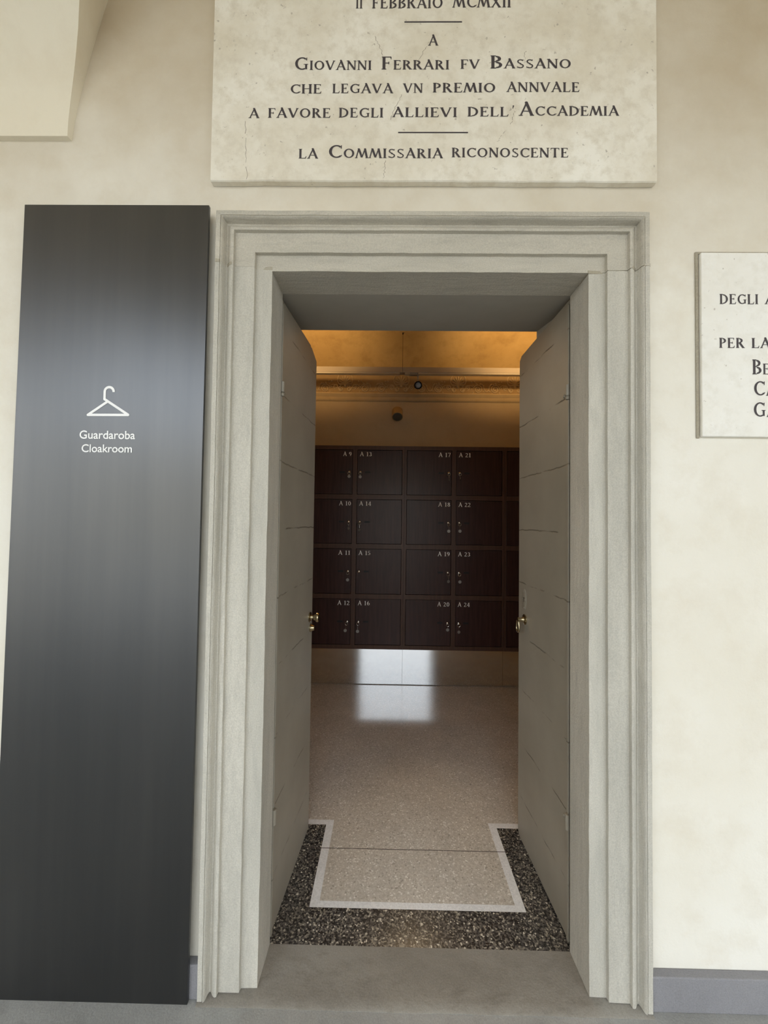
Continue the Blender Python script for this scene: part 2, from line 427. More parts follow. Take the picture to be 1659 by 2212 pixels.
# ------------------------------------------------------------------ outline lettering (Roman capitals and figures from strokes)
TK, TN = 0.158, 0.088       # thick and thin stroke
def S(x0, y0, x1, y1, w=TK, w1=None): return ('s', x0, y0, x1, y1, w, w if w1 is None else w1)
def A(cx, cy, rx, ry, a0, a1, tk=TK, tn=TN): return ('a', cx, cy, rx, ry, a0, a1, tk, tn)
def F(x, y, w=0.26): return ('s', x - w / 2, y, x + w / 2, y, 0.05, 0.05)     # serif
GL = {
 'A': (0.80, [S(0.10, 0.02, 0.42, 1.0, TN), S(0.38, 1.06, 0.70, 0.02, TK), S(0.22, 0.34, 0.56, 0.34, 0.06), S(0.36, 1.08, 0.46, 1.0, 0.05), F(0.10, 0.02, 0.22), F(0.70, 0.02, 0.22)]),
 'B': (0.66, [S(0.16, 0, 0.16, 1), A(0.30, 0.755, 0.24, 0.225, -90, 90), A(0.32, 0.265, 0.28, 0.245, -90, 90), S(0.04, 0.98, 0.30, 0.98, 0.06), S(0.16, 0.52, 0.32, 0.52, 0.06), S(0.04, 0.02, 0.32, 0.02, 0.06)]),
 'C': (0.78, [A(0.47, 0.5, 0.38, 0.49, 48, 312), S(0.72, 0.72, 0.73, 0.97, 0.05), S(0.70, 0.16, 0.76, 0.22, 0.06)]),
 'D': (0.80, [S(0.16, 0, 0.16, 1), A(0.30, 0.5, 0.42, 0.48, -90, 90), S(0.04, 0.98, 0.32, 0.98, 0.06), S(0.04, 0.02, 0.32, 0.02, 0.06)]),
 'E': (0.64, [S(0.16, 0, 0.16, 1), S(0.04, 0.975, 0.54, 0.975, 0.06), S(0.16, 0.52, 0.42, 0.52, 0.06), S(0.04, 0.025, 0.56, 0.025, 0.06), S(0.53, 0.98, 0.54, 0.80, 0.07, 0.03), S(0.42, 0.62, 0.42, 0.42, 0.05), S(0.53, 0.02, 0.60, 0.22, 0.08, 0.03)]),
 'F': (0.60, [S(0.16, 0, 0.16, 1), S(0.04, 0.975, 0.54, 0.975, 0.06), S(0.16, 0.50, 0.42, 0.50, 0.06), S(0.53, 0.98, 0.55, 0.78, 0.07, 0.03), S(0.42, 0.60, 0.42, 0.40, 0.05), F(0.16, 0.025)]),
 'G': (0.84, [A(0.47, 0.5, 0.38, 0.49, 50, 300), S(0.70, 0.06, 0.70, 0.44, 0.12), S(0.56, 0.44, 0.82, 0.44, 0.05), S(0.72, 0.74, 0.74, 0.96, 0.05)]),
 'H': (0.80, [S(0.15, 0, 0.15, 1), S(0.65, 0, 0.65, 1), S(0.15, 0.52, 0.65, 0.52, 0.06), F(0.15, 0.025), F(0.15, 0.975), F(0.65, 0.025), F(0.65, 0.975)]),
 'I': (0.32, [S(0.16, 0, 0.16, 1), F(0.16, 0.025), F(0.16, 0.975)]),
 'L': (0.62, [S(0.16, 0, 0.16, 1), S(0.04, 0.025, 0.56, 0.025, 0.06), S(0.52, 0.02, 0.60, 0.24, 0.08, 0.03), F(0.16, 0.975)]),
 'M': (0.96, [S(0.06, 0, 0.24, 1, TN), S(0.24, 1.0, 0.48, 0.08, TK), S(0.48, 0.06, 0.72, 1.0, TN), S(0.70, 1.0, 0.86, 0, TK), F(0.06, 0.025, 0.2), F(0.87, 0.025, 0.24), S(0.16, 0.985, 0.28, 0.985, 0.05), S(0.66, 0.985, 0.78, 0.985, 0.05)]),
 'N': (0.80, [S(0.13, 0, 0.13, 1, TN), S(0.12, 1.0, 0.66, 0.02, TK), S(0.67, 0, 0.67, 1, TN), F(0.13, 0.025, 0.22), S(0.0, 0.98, 0.18, 0.98, 0.05), F(0.67, 0.975, 0.22)]),
 'O': (0.86, [A(0.43, 0.5, 0.36, 0.485, 0, 360)]),
 'P': (0.62, [S(0.16, 0, 0.16, 1), A(0.30, 0.72, 0.25, 0.255, -90, 90), S(0.04, 0.975, 0.30, 0.975, 0.06), S(0.16, 0.465, 0.30, 0.465, 0.06), F(0.16, 0.025)]),
 'R': (0.74, [S(0.16, 0, 0.16, 1), A(0.30, 0.74, 0.24, 0.235, -90, 90), S(0.04, 0.975, 0.30, 0.975, 0.06), S(0.16, 0.505, 0.32, 0.505, 0.06), S(0.34, 0.50, 0.62, 0.02, TK), S(0.60, 0.025, 0.74, 0.025, 0.05), F(0.16, 0.025)]),
 'S': (0.60, [A(0.31, 0.745, 0.205, 0.225, 35, 262, 0.10, 0.085), A(0.31, 0.255, 0.225, 0.235, -145, 88, 0.10, 0.085), S(0.48, 0.80, 0.50, 0.95, 0.05), S(0.10, 0.22, 0.11, 0.05, 0.05), S(0.27, 0.53, 0.36, 0.475, 0.13)]),
 'T': (0.74, [S(0.37, 0, 0.37, 1), S(0.06, 0.97, 0.68, 0.97, 0.06), S(0.07, 0.98, 0.05, 0.78, 0.07, 0.03), S(0.67, 0.98, 0.69, 0.78, 0.07, 0.03), F(0.37, 0.025)]),
 'V': (0.80, [S(0.10, 1.0, 0.40, 0.02, TK), S(0.40, 0.02, 0.70, 1.0, TN), F(0.10, 0.975, 0.24), F(0.70, 0.975, 0.2)]),
 'X': (0.78, [S(0.12, 1.0, 0.66, 0.0, TK), S(0.10, 0.0, 0.66, 1.0, TN), F(0.12, 0.975, 0.22), F(0.66, 0.975, 0.2), F(0.10, 0.025, 0.2), F(0.66, 0.025, 0.22)]),
 "'": (0.22, [S(0.14, 1.12, 0.08, 0.78, 0.14, 0.04)]),
 '0': (0.64, [A(0.32, 0.5, 0.25, 0.485, 0, 360)]),
 '1': (0.50, [S(0.27, 0, 0.27, 1.0), S(0.10, 0.88, 0.27, 0.98, 0.06), F(0.27, 0.025, 0.34)]),
 '2': (0.62, [A(0.30, 0.73, 0.22, 0.25, -35, 160), S(0.46, 0.58, 0.10, 0.06, 0.10), S(0.07, 0.05, 0.55, 0.05, 0.10), S(0.54, 0.05, 0.57, 0.20, 0.05)]),
 '3': (0.60, [A(0.28, 0.74, 0.20, 0.23, -80, 150), A(0.28, 0.27, 0.24, 0.25, -150, 85)]),
 '4': (0.66, [S(0.44, 0, 0.44, 1.0), S(0.42, 0.98, 0.06, 0.28, 0.07), S(0.05, 0.28, 0.60, 0.28, 0.07), F(0.44, 0.025, 0.28)]),
 '5': (0.60, [S(0.14, 0.95, 0.50, 0.95, 0.09), S(0.15, 0.95, 0.12, 0.52, 0.06), A(0.27, 0.31, 0.25, 0.29, -150, 120)]),
 '6': (0.64, [A(0.33, 0.31, 0.24, 0.29, 0, 360), A(0.47, 0.42, 0.38, 0.56, 100, 180)]),
 '7': (0.60, [S(0.07, 0.95, 0.54, 0.95, 0.09), S(0.52, 0.94, 0.24, 0.0, 0.10), S(0.08, 0.95, 0.06, 0.78, 0.05)]),
 '8': (0.62, [A(0.31, 0.745, 0.20, 0.225, 0, 360), A(0.31, 0.27, 0.24, 0.255, 0, 360)]),
 '9': (0.64, [A(0.31, 0.69, 0.24, 0.29, 0, 360), A(0.17, 0.58, 0.38, 0.56, -80, 0)]),
}
def glyph_quads(ch):
    out = []
    for ei, e in enumerate(GL[ch][1]):
        lay = ei * 3.5e-5              # strokes lie on one another like layers of paint
        if e[0] == 's':
            _, x0, y0, x1, y1, w0, w1 = e
            L = math.hypot(x1 - x0, y1 - y0) or 1e-6
            nx, ny = -(y1 - y0) / L / 2, (x1 - x0) / L / 2
            out.append([(x0 + nx * w0, y0 + ny * w0), (x1 + nx * w1, y1 + ny * w1), (x1 - nx * w1, y1 - ny * w1), (x0 - nx * w0, y0 - ny * w0), lay])
        else:
            _, cx, cy, rx, ry, a0, a1, tk, tn = e
            n = max(4, int(abs(a1 - a0) / 14))
            prev = None
            for i in range(n + 1):
                a = math.radians(a0 + (a1 - a0) * i / n)
                c, s = math.cos(a), math.sin(a)
                w = (tn + (tk - tn) * c * c) / 2
                L = math.hypot(c * ry, s * rx) or 1e-6
                nx, ny = c * ry / L, s * rx / L
                x, y = cx + (rx - tk / 2 * 0.6) * c, cy + (ry - tn / 2) * s
                cur = ((x + nx * w, y + ny * w), (x - nx * w, y - ny * w))
                if prev:
                    out.append([prev[0], cur[0], cur[1], prev[1], lay])
                prev = cur
    return out
def word(mb, text, x0, x1, zb, cap, y, big=0, space=0.42):
    """set a word between x0 and x1 on the upright plane at depth y"""
    adv = []
    for i, ch in enumerate(text):
        k = 1.38 if (big and i == 0) else 1.0
        adv.append((space if ch == ' ' else GL[ch][0] + 0.05) * k)
    tot = (sum(adv) - 0.05) * cap
    sx = (x1 - x0) / tot if x1 is not None else 1.0
    x = x0
    for i, ch in enumerate(text):
        k = 1.38 if (big and i == 0) else 1.0
        if ch != ' ':
            for q in glyph_quads(ch):
                mb.add([(x + px * cap * k * sx, y - q[4], zb + pz * cap * k) for px, pz in q[:4]], [(0, 1, 2, 3)])
        x += adv[i] * cap * sx
    return x

# ================================================================== SETTING: loggia side
FZ = -0.007          # loggia paving
WY = -0.016          # face of the wall plaster
OW, OH = 0.517, 2.286   # half width and height of the stone opening
YIN = 0.55           # room face of the wall

mb = MB()
mb.box(-7, 7, -3.9, 0.0, FZ - 0.1, FZ)
structure(mb.build('floor', M['paving']), 'grey stone paving of the loggia in front of the door', 'floor')

# front wall with the opening cut out
RX = 0.565
mb = MB()
mb.box(-7, -OW - 0.09, WY, 0.112, FZ, 4.6)
mb.box(OW + 0.09, 7, WY, 0.112, FZ, 4.6)
mb.box(-OW - 0.09, OW + 0.09, WY, 0.112, OH + 0.09, 4.6)
for s_ in (-1, 1):      # masonry core behind the stone uprights and head
    mb.box(min(s_ * (OW + 0.09), s_ * (OW + 0.03)), max(s_ * (OW + 0.09), s_ * (OW + 0.03)), 0.02, 0.112, FZ, OH + 0.09)
mb.box(-OW - 0.09, OW + 0.09, 0.02, 0.112, OH + 0.03, OH + 0.09)
mb.box(-7, -RX, 0.112, YIN, FZ, 4.6, 1)
mb.box(RX, 7, 0.112, YIN, FZ, 4.6, 1)
# splayed soffit behind the stone head
mb.add([(-RX, 0.112, 2.288), (RX, 0.112, 2.288), (RX, YIN, 2.375), (-RX, YIN, 2.375), (-RX, 0.112, 4.6), (RX, 0.112, 4.6), (RX, YIN, 4.6), (-RX, YIN, 4.6)],
       [(0, 1, 2, 3), (4, 7, 6, 5), (0, 4, 5, 1), (3, 2, 6, 7), (0, 3, 7, 4), (1, 5, 6, 2)], 1)
structure(mb.build('wall_front', [M['wall'], M['reveal']]), 'cream plastered loggia wall around the stone doorway', 'wall')

# vault springing high on the left
def springer():
    mb = MB()
    n = 22
    zs = [2.7215 + i * (3.9 - 2.7215) / (n - 1) for i in range(n)]
    vs = []
    for z in zs:
        t = (z - 2.7215) / 0.33
        yf = -0.034 - (0.101 * t ** 2.8 if t < 1 else 0.101 + 0.27 * (t - 1))       # face leans out into the vault
        xf = -1.196 + (0.112 * t ** 2.18 if t < 1 else 0.112 + 0.20 * (t - 1))      # front edge
        xw = -1.1955 + 0.0642 * t ** 1.295                                          # line on the wall
        vs += [(-2.6, yf, z), (xf, yf, z), (xw, WY, z), (-2.6, WY, z)]
    fs = [(0, 1, 2, 3)]
    for i in range(n - 1):
        a, b = i * 4, i * 4 + 4
        fs += [(a, a + 1, b + 1, b), (a + 1, a + 2, b + 2, b + 1), (a + 3, a, b, b + 3)]
    mb.add(vs, fs)
    o = mb.build('trim_1', M['springing'], smooth=True)
    return structure(o, 'plaster springing of the loggia vault at the upper left', 'vault springing')
springer()

mb = MB()
mb.box(-7, 7, -3.9, 0.0, 4.55, 4.7)
structure(mb.build('ceiling', M['vault']), 'plastered loggia ceiling above the frame', 'ceiling')

# unseen arcade behind the photographer, piers and arches placed to shape the daylight
def arcade():
    mb = MB()
    for x in (-4.72, -1.52, 1.68, 4.88):
        mb.box(x - 0.22, x + 0.22, -3.9, -3.5, FZ, 2.76)
    for x in (-6.32, -3.12, 0.08, 3.28, 6.48):
        r, zc = 1.38, 2.75
        n = 16
        pts = [(x - 1.6, 4.6), (x - 1.6, zc), (x - r, zc)]
        for i in range(1, n):
            a = PI - PI * i / n
            pts.append((x + r * math.cos(a), zc + r * 0.85 * math.sin(a)))
        pts += [(x + r, zc), (x + 1.6, zc), (x + 1.6, 4.6)]
        mb.prism(pts, -3.9, -3.5)
    return structure(mb.build('wall_unseen_arcade', M['vault']), 'unseen arcade of piers and arches behind the photographer, shaped for the daylight', 'arcade')
arcade()
mb = MB()
mb.box(-7.1, -7.0, -3.9, 0.0, FZ, 4.6)
mb.box(7.0, 7.1, -3.9, 0.0, FZ, 4.6)
structure(mb.build('wall_loggia_ends', M['vault']), 'plain plaster end walls of the loggia', 'wall')
mb = MB()
mb.box(-30, 30, -26, -3.9, FZ - 0.1, FZ - 0.02)  # out of view, put in to bounce daylight
structure(mb.build('floor_unseen_courtyard', M['court_ground']), 'unseen pale gravel ground outside the arcade, added to bounce daylight', 'ground')
mb = MB()
mb.box(-30, 30, -26.4, -26, FZ, 7.5)  # out of view, put in for bounced light and the sign's reflection
structure(mb.build('wall_unseen_courtyard', M['court_wall']), 'unseen plastered range across the courtyard, added for bounced light', 'wall')

# skirtings
for nm, x0, x1, lab in (('baseboard_right', OW + 0.170, 7, 'grey painted skirting at the foot of the wall right of the doorway'),
                        ('baseboard_left', -7, -OW - 0.170, 'grey painted skirting at the foot of the wall behind the dark sign')):
    mb = MB()
    mb.box(x0, x1, -0.043, WY, FZ, 0.0965)
    structure(mb.build(nm, M['plinth_grey'], bevel=0.003), lab, 'skirting')

# ------------------------------------------------------------------ carved stone surround
PROF = [(0.0, 0.112), (0.0, -0.015), (0.0525, -0.0155), (0.0535, -0.028), (0.1175, -0.0285), (0.1190, -0.040), (0.1240, -0.0415),
        (0.1300, -0.0390), (0.1350, -0.0345), (0.1390, -0.0300), (0.1425, -0.0275), (0.1455, -0.0290), (0.1475, -0.0345), (0.1485, -0.0440), (0.1505, -0.0515), (0.1535, -0.0545),
        (0.1560, -0.0530), (0.1570, -0.0485), (0.1585, -0.0525), (0.1720, -0.0530), (0.1735, WY)]
def wear(x, y, z, k=1.0):
    """small irregularities of old stone, in world space"""
    from mathutils import noise as mn
    a = mn.noise(Vector((x * 7, y * 7, z * 2.2))) * 0.0022 + mn.noise(Vector((x * 31 + 5, y * 31, z * 19))) * 0.0016
    return a * k
def sweep(mb, path, bulge=1.0):
    """path = list of (x, z, nx, nz): the profile's u runs along (nx, nz)"""
    n = len(PROF); vs = []; fs = []
    for (x, z, nx, nz) in path:
        for i, (u, yy) in enumerate(PROF):
            px, pz = x + nx * u, z + nz * u
            w = wear(px, yy, pz, bulge)
            g = 1.0 if 0 < i < n - 1 else 0.0
            vs.append((px + nx * w * g, yy + w * 0.7 * g, pz + nz * w * g))
    for j in range(len(path) - 1):
        for i in range(n - 1):
            fs.append((j * n + i, (j + 1) * n + i, (j + 1) * n + i + 1, j * n + i + 1))
    fs.append(tuple(range(n))); fs.append(tuple(range((len(path) - 1) * n, len(path) * n)))
    mb.add(vs, fs)
surround = structure(empty('trim_2', (0, 0, 0)), 'grey carved stone surround framing the open doorway', 'door surround')
for s in (-1, 1):
    mb = MB()
    zt = OH + (0.010 if s < 0 else 0.002)
    k = 150
    sweep(mb, [(s * OW, 0.0 + (zt - 0.004) * i / k, s, 0.0) for i in range(k + 1)])
    mb.build('jamb', M['stone_jamb'], surround, smooth=True)
    mb = MB()
    j = 6
    sweep(mb, [(s * (OW + 0.0015), zt - 0.006 + 0.010 * i / j, s, 0.0) for i in range(j + 1)], 5.0)
    mb.build('mortar_joint', M['mortar'], surround, smooth=True)
mb = MB()
path = []
k = 90
path.append((-OW, OH + 0.010 - 0.001, -1, 0))
path.append((-OW, OH + 0.0101, -1, 0.0))
# mitred head: step the corner so both legs share the mitre ring
head = [(-OW, OH, -1.0, 1.0)] + [(-OW + 2 * OW * i / k, OH, None, None) for i in range(1, k)] + [(OW, OH, 1.0, 1.0)]
def lintel(mb):
    n = len(PROF); rings = []
    def ring(f):
        r = []
        for i, (u, yy) in enumerate(PROF):
            px, pz = f(u)
            w = wear(px, yy, pz); g = 1.0 if 0 < i < n - 1 else 0.0
            r.append((px, yy + w * 0.7 * g, pz + w * g))
        rings.append(r)
    for i in range(5):       # left leg of each moulding up to its mitre
        t = i / 4
        ring(lambda u: (-OW - u, OH + 0.006 * (1 - t) * (u > 0) + t * u if u > 0 else OH))
    for i in range(1, k):
        t = i / k
        ring(lambda u: ((-OW - u) + (2 * OW + 2 * u) * t, OH + u))
    for i in range(5):
        t = 1 - i / 4
        ring(lambda u: (OW + u, OH + t * u))
    vs = [p for r in rings for p in r]; fs = []
    for j in range(len(rings) - 1):
        for i in range(n - 1):
            fs.append((j * n + i, (j + 1) * n + i, (j + 1) * n + i + 1, j * n + i + 1))
    fs.append(tuple(range(n))); fs.append(tuple(range((len(rings) - 1) * n, len(rings) * n)))
    mb.add(vs, fs)
mb = MB()
lintel(mb)
mb.build('lintel', M['stone_lintel'], surround, smooth=True)

# worn sill stone
def sill():
    mb = MB()
    nx, prof = 60, [(0.112, -0.02), (0.112, 0.0), (0.03, -0.001), (-0.03, -0.002), (-0.056, -0.003), (-0.060, -0.0055), (-0.060, FZ - 0.01)]
    from mathutils import noise as mn
    vs = []; fs = []
    for i in range(nx + 1):
        x = -0.69 + 1.38 * i / nx
        for j, (y, z) in enumerate(prof):
            w = mn.noise(Vector((x * 6, y * 9, 3.1))) * 0.003
            vs.append((x, y + (w if j > 3 else 0), z + (w * 0.4 if 1 < j < 6 else 0)))
    n = len(prof)
    for i in range(nx):
        for j in range(n - 1):
            fs.append((i * n + j, (i + 1) * n + j, (i + 1) * n + j + 1, i * n + j + 1))
    mb.add(vs, fs)
    return structure(mb.build('trim_3', M['sill'], smooth=True), 'worn brownish stone sill under the doorway', 'sill')
sill()

# ================================================================== SETTING: cloakroom
XL, XR, YB = -2.6, 2.9, 2.72      # room
def room_floor():
    mb = MB()
    DX0, DX1, DI0, DI1 = XL, XR, -0.407, 0.415
    Y0, Ya, Yb, Yc = 0.112, 0.242, 0.641, 0.671
    WI0, WI1, YW = -0.372, 0.380, 0.268
    Yj = 0.508
    jw = 0.0032
    # rows between cut lines; joint lines are real thin strips
    xs = [XL, DI0, WI0, WI1, DI1, XR]
    ys = [Y0, Ya, YW, Yj - jw / 2, Yj + jw / 2, Yb, Yc, YB + 0.02]
    def m(xm, ym):
        if abs(ym - Yj) < jw / 2: return 3
        if ym < Ya: return 1
        if ym < YW and DI0 < xm < DI1: return 2
        if ym < Yb:
            if xm < DI0 or xm > DI1: return 1
            if xm < WI0 or xm > WI1: return 2
            return 0
        if ym < Yc and (xm < WI0 or xm > WI1): return 2
        return 0
    for i in range(len(xs) - 1):
        for j in range(len(ys) - 1):
            mb.add([(xs[i], ys[j], 0), (xs[i + 1], ys[j], 0), (xs[i + 1], ys[j + 1], 0), (xs[i], ys[j + 1], 0)], [(0, 1, 2, 3)], m((xs[i] + xs[i + 1]) / 2, (ys[j] + ys[j + 1]) / 2))
    mb.box(XL, XR, Y0, YB + 0.02, -0.05, -0.001, 0)
    o = mb.build('floor_cloakroom', [M['floor_light'], M['floor_dark'], M['floor_white'], M['joint']])
    return structure(o, 'polished beige terrazzo cloakroom floor with dark border and pale strip at the door', 'floor')
room_floor()
mb = MB()
mb.box(XL - 0.1, XR + 0.1, YB, YB + 0.1, 0, 4.9)
structure(mb.build('wall_back', M['room_wall']), 'ochre plaster wall above the lockers', 'wall')
mb = MB(); mb.box(XL - 0.1, XL, YIN, YB, 0, 4.9)
structure(mb.build('wall_left', M['room_wall']), 'left wall of the cloakroom', 'wall')
mb = MB(); mb.box(XR, XR + 0.1, YIN, YB, 0, 4.9)
structure(mb.build('wall_right', M['room_wall']), 'right wall of the cloakroom', 'wall')
def room_vault():
    mb = MB()
    n = 40; vs = []; fs = []
    y0, y1, h, zs = YIN, YB, 0.37, 3.02
    for i in range(n + 1):
        y = y0 + (y1 - y0) * i / n
        t = (y - (y0 + y1) / 2) / ((y1 - y0) / 2)
        z = zs + h * (1 - abs(t) ** 2.15)
        vs += [(XL, y, z), (XR, y, z), (XL, y, z + 0.1), (XR, y, z + 0.1)]
    for i in range(n):
        a, b = i * 4, i * 4 + 4
        fs += [(a, b, b + 1, a + 1), (a + 2, a + 3, b + 3, b + 2)]
    mb.add(vs, fs)
    return structure(mb.build('ceiling_cloakroom', M['room_vault'], smooth=True), 'golden lit vault of the cloakroom', 'ceiling')
room_vault()

# frieze with palmettes and scrolls, cornice below
frieze = structure(empty('trim_4', (0, YB, 2.8)), 'ochre relief frieze of palmettes and scrolls above the locker wall', 'frieze')
frieze.location = (0, 0, 0)
mb = MB(); mb.box(XL, XR, YB - 0.012, YB, 2.80, 3.06)
mb.build('ground_band', M['frieze_ground'], frieze)
mb = MB()
cor = [(YB, 2.715), (YB - 0.012, 2.722), (YB - 0.018, 2.735), (YB - 0.016, 2.76), (YB - 0.028, 2.778), (YB - 0.034, 2.79), (YB - 0.030, 2.802), (YB, 2.806)]
nseg = 40; vs = []; fs = []
for i in range(nseg + 1):
    x = XL + (XR - XL) * i / nseg
    for y, z in cor:
        vs.append((x, y, z + math.sin(i * 2.1) * 0.0012))
nc = len(cor)
for i in range(nseg):
    for j in range(nc - 1):
        fs.append((i * nc + j, (i + 1) * nc + j, (i + 1) * nc + j + 1, i * nc + j + 1))
mb.add(vs, fs)
mb.build('cornice', M['frieze'], frieze, smooth=True)
def ornament(x0):
    mb = MB()
    Y = YB - 0.014
    R_ = 0.0055
    def spiral(cx, cz, r, turns, start, sgn, n=26, r0=0.25):
        pts = []
        for i in range(n + 1):
            t = i / n
            a = start + sgn * turns * 2 * PI * t
            rr = r * (1 - (1 - r0) * t)
            pts.append((cx + rr * math.cos(a), Y, cz + rr * math.sin(a)))
        return pts
    # palmette: nine lobes in a horseshoe frame
    for k in range(-4, 5):
        a = math.radians(90 + k * 21)
        L = 0.085 - abs(k) * 0.004
        base = Vector((x0 + k * 0.004, Y, 2.886))
        mid = base + Vector((math.cos(a) * L * 0.55, 0, math.sin(a) * L * 0.62))
        tip = base + Vector((math.cos(a) * L + k * -0.004, 0, math.sin(a) * L * 1.15))
        mb.tube([base, mid, tip], [0.003, 0.0085, 0.0065], 8, flat=1.0)
    arch = []
    for i in range(25):
        a = math.radians(-60 + 300 * i / 24)
        arch.append((x0 + 0.079 * math.cos(a), Y, 2.935 + 0.085 * math.sin(a) if math.sin(a) > 0 else 2.935 + 0.07 * math.sin(a)))
    mb.tube(arch, R_, 8)
    mb.lathe([(-0.012, 0.014), (0.0, 0.017), (0.008, 0.010)], (x0, Y, 2.876), (0, -1, 0), 12)
    for s in (-1, 1):
        # volutes under the palmette
        mb.tube(spiral(x0 + s * 0.042, 2.842, 0.026, 1.6, PI / 2, -s), R_, 8)
        mb.tube(spiral(x0 + s * 0.095, 2.868, 0.028, 1.4, -PI / 2, s), R_, 8)
        # S stem to the big scroll
        st = []
        for i in range(17):
            t = i / 16
            st.append((x0 + s * (0.045 + 0.12 * t), Y, 2.816 + 0.055 * math.sin(t * PI * 0.9) + 0.03 * t))
        mb.tube(st, [R_ * (1.2 - 0.5 * i / 16) for i in range(17)], 8)
        mb.tube(spiral(x0 + s * 0.205, 2.850, 0.045, 1.9, PI if s > 0 else 0, -s, 34), 0.0062, 8)
        # acanthus tufts around the scroll
        for k in range(9):
            a = math.radians(20 + k * 38)
            c = Vector((x0 + s * 0.205 + 0.058 * math.cos(a), Y, 2.852 + 0.05 * math.sin(a)))
            e = c + Vector((0.022 * math.cos(a + s * 0.9), 0, 0.022 * math.sin(a + s * 0.9)))
            mb.tube([c, (c + e) / 2, e], [0.003, 0.0075, 0.002], 7)
        # wavy ribbon down to the next tuft
        rb = []
        for i in range(15):
            t = i / 14
            rb.append((x0 + s * (0.235 + 0.06 * t), Y, 2.90 - 0.07 * t + 0.016 * math.sin(t * PI * 2)))
        mb.tube(rb, R_ * 0.9, 8)
        for k in range(4):
            c = (x0 + s * (0.14 + 0.028 * k), Y, 2.925 - 0.012 * k + 0.012 * (k % 2))
            mb.lathe([(-0.008, 0.008), (0.003, 0.008), (0.006, 0.003)], c, (0, -1, 0), 8)
    return mb
base_mb = ornament(0.0)
first = base_mb.build('palmette_scroll', M['frieze'], frieze, smooth=True)
first.location = (-0.007, 0, 0)
for x in (-2.341, -1.767, -1.180, -0.593, 0.580, 1.166, 1.753, 2.34):
    c = first.copy(); COL.objects.link(c); c.parent = frieze; c.location = (x, 0, 0)

# ------------------------------------------------------------------ door leaves
def leaf(name, hinge, free, outline, side, label):
    """outline = polygon (distance from hinge, height); side = which local y the thickness goes to"""
    ang = math.atan2(free[1] - hinge[1], free[0] - hinge[0])
    r = empty(name, (hinge[0], hinge[1], 0))
    r.rotation_euler = (0, 0, ang)
    structure(r, label, 'door')
    mb = MB()
    mb.prism(outline, 0, side * 0.036)
    mb.build('panel', M['leaf'], r, bevel=0.0035)
    L = math.hypot(free[0] - hinge[0], free[1] - hinge[1])
    mb = MB()
    mb.box(-0.004, 0.010, -side * 0.006, side * 0.0, 0.01, outline[-1][1] - 0.02)
    mb.build('edge_bead', M['leaf'], r, bevel=0.002)
    for z in (0.42, 1.945):
        mb = MB()
        mb.lathe([(-0.028, 0.004), (-0.026, 0.008), (0.026, 0.008), (0.028, 0.004)], (0.0, -side * 0.006, z), (0, 0, 1), 14)
        h = mb.build('hinge', M['leaf'], r, smooth=True)
        mb = MB()
        mb.lathe([(0, 0.007), (0.003, 0.006), (0.005, 0.003)], (0.035, 0, z - 0.004), (0, -side, 0), 12)
        mb.build('rivet', M['leaf'], r, smooth=True)
    return r, L
lfL, LL = leaf('door_1', (-0.522, 0.128), (-0.487, 0.615),
    [(0, 0.006), (0.488, 0.006), (0.488, 2.252), (0.400, 2.281), (0.386, 2.276), (0.380, 2.284), (0, 2.277)], 1,
    'left grey door leaf opened inward, with a round knob')
lfR, LR = leaf('door_2', (0.525, 0.135), (0.505, 0.610),
    [(0, 0.006), (0.462, 0.006), (0.475, 0.03), (0.475, 2.256), (0.452, 2.274), (0, 2.287)], -1,
    'right grey-beige door leaf opened inward, with a drop handle')
def knob_left(r):
    mb = MB()
    s = -1      # proud side is local -y
    c = (0.440, 0, 1.0137)
    mb.lathe([(0, 0.0235), (0.004, 0.0235), (0.006, 0.019), (0.008, 0.012), (0.014, 0.0085), (0.019, 0.0085), (0.022, 0.013), (0.030, 0.014), (0.033, 0.021), (0.040, 0.0225), (0.045, 0.019), (0.047, 0.008)], c, (0, s, 0), 28)
    k = mb.build('knob', M['brass'], r, smooth=True); k['label'] = 'round brass knob'
    mb = MB()
    mb.lathe([(0, 0.0195), (0.003, 0.0195), (0.005, 0.0165), (0.020, 0.0105), (0.0205, 0.004)], (0.456, 0, 0.9596), (0, s, 0), 24)
    k = mb.build('lock_cylinder', M['brass'], r, smooth=True); k['label'] = 'brass lock cylinder below the knob'
knob_left(lfL)
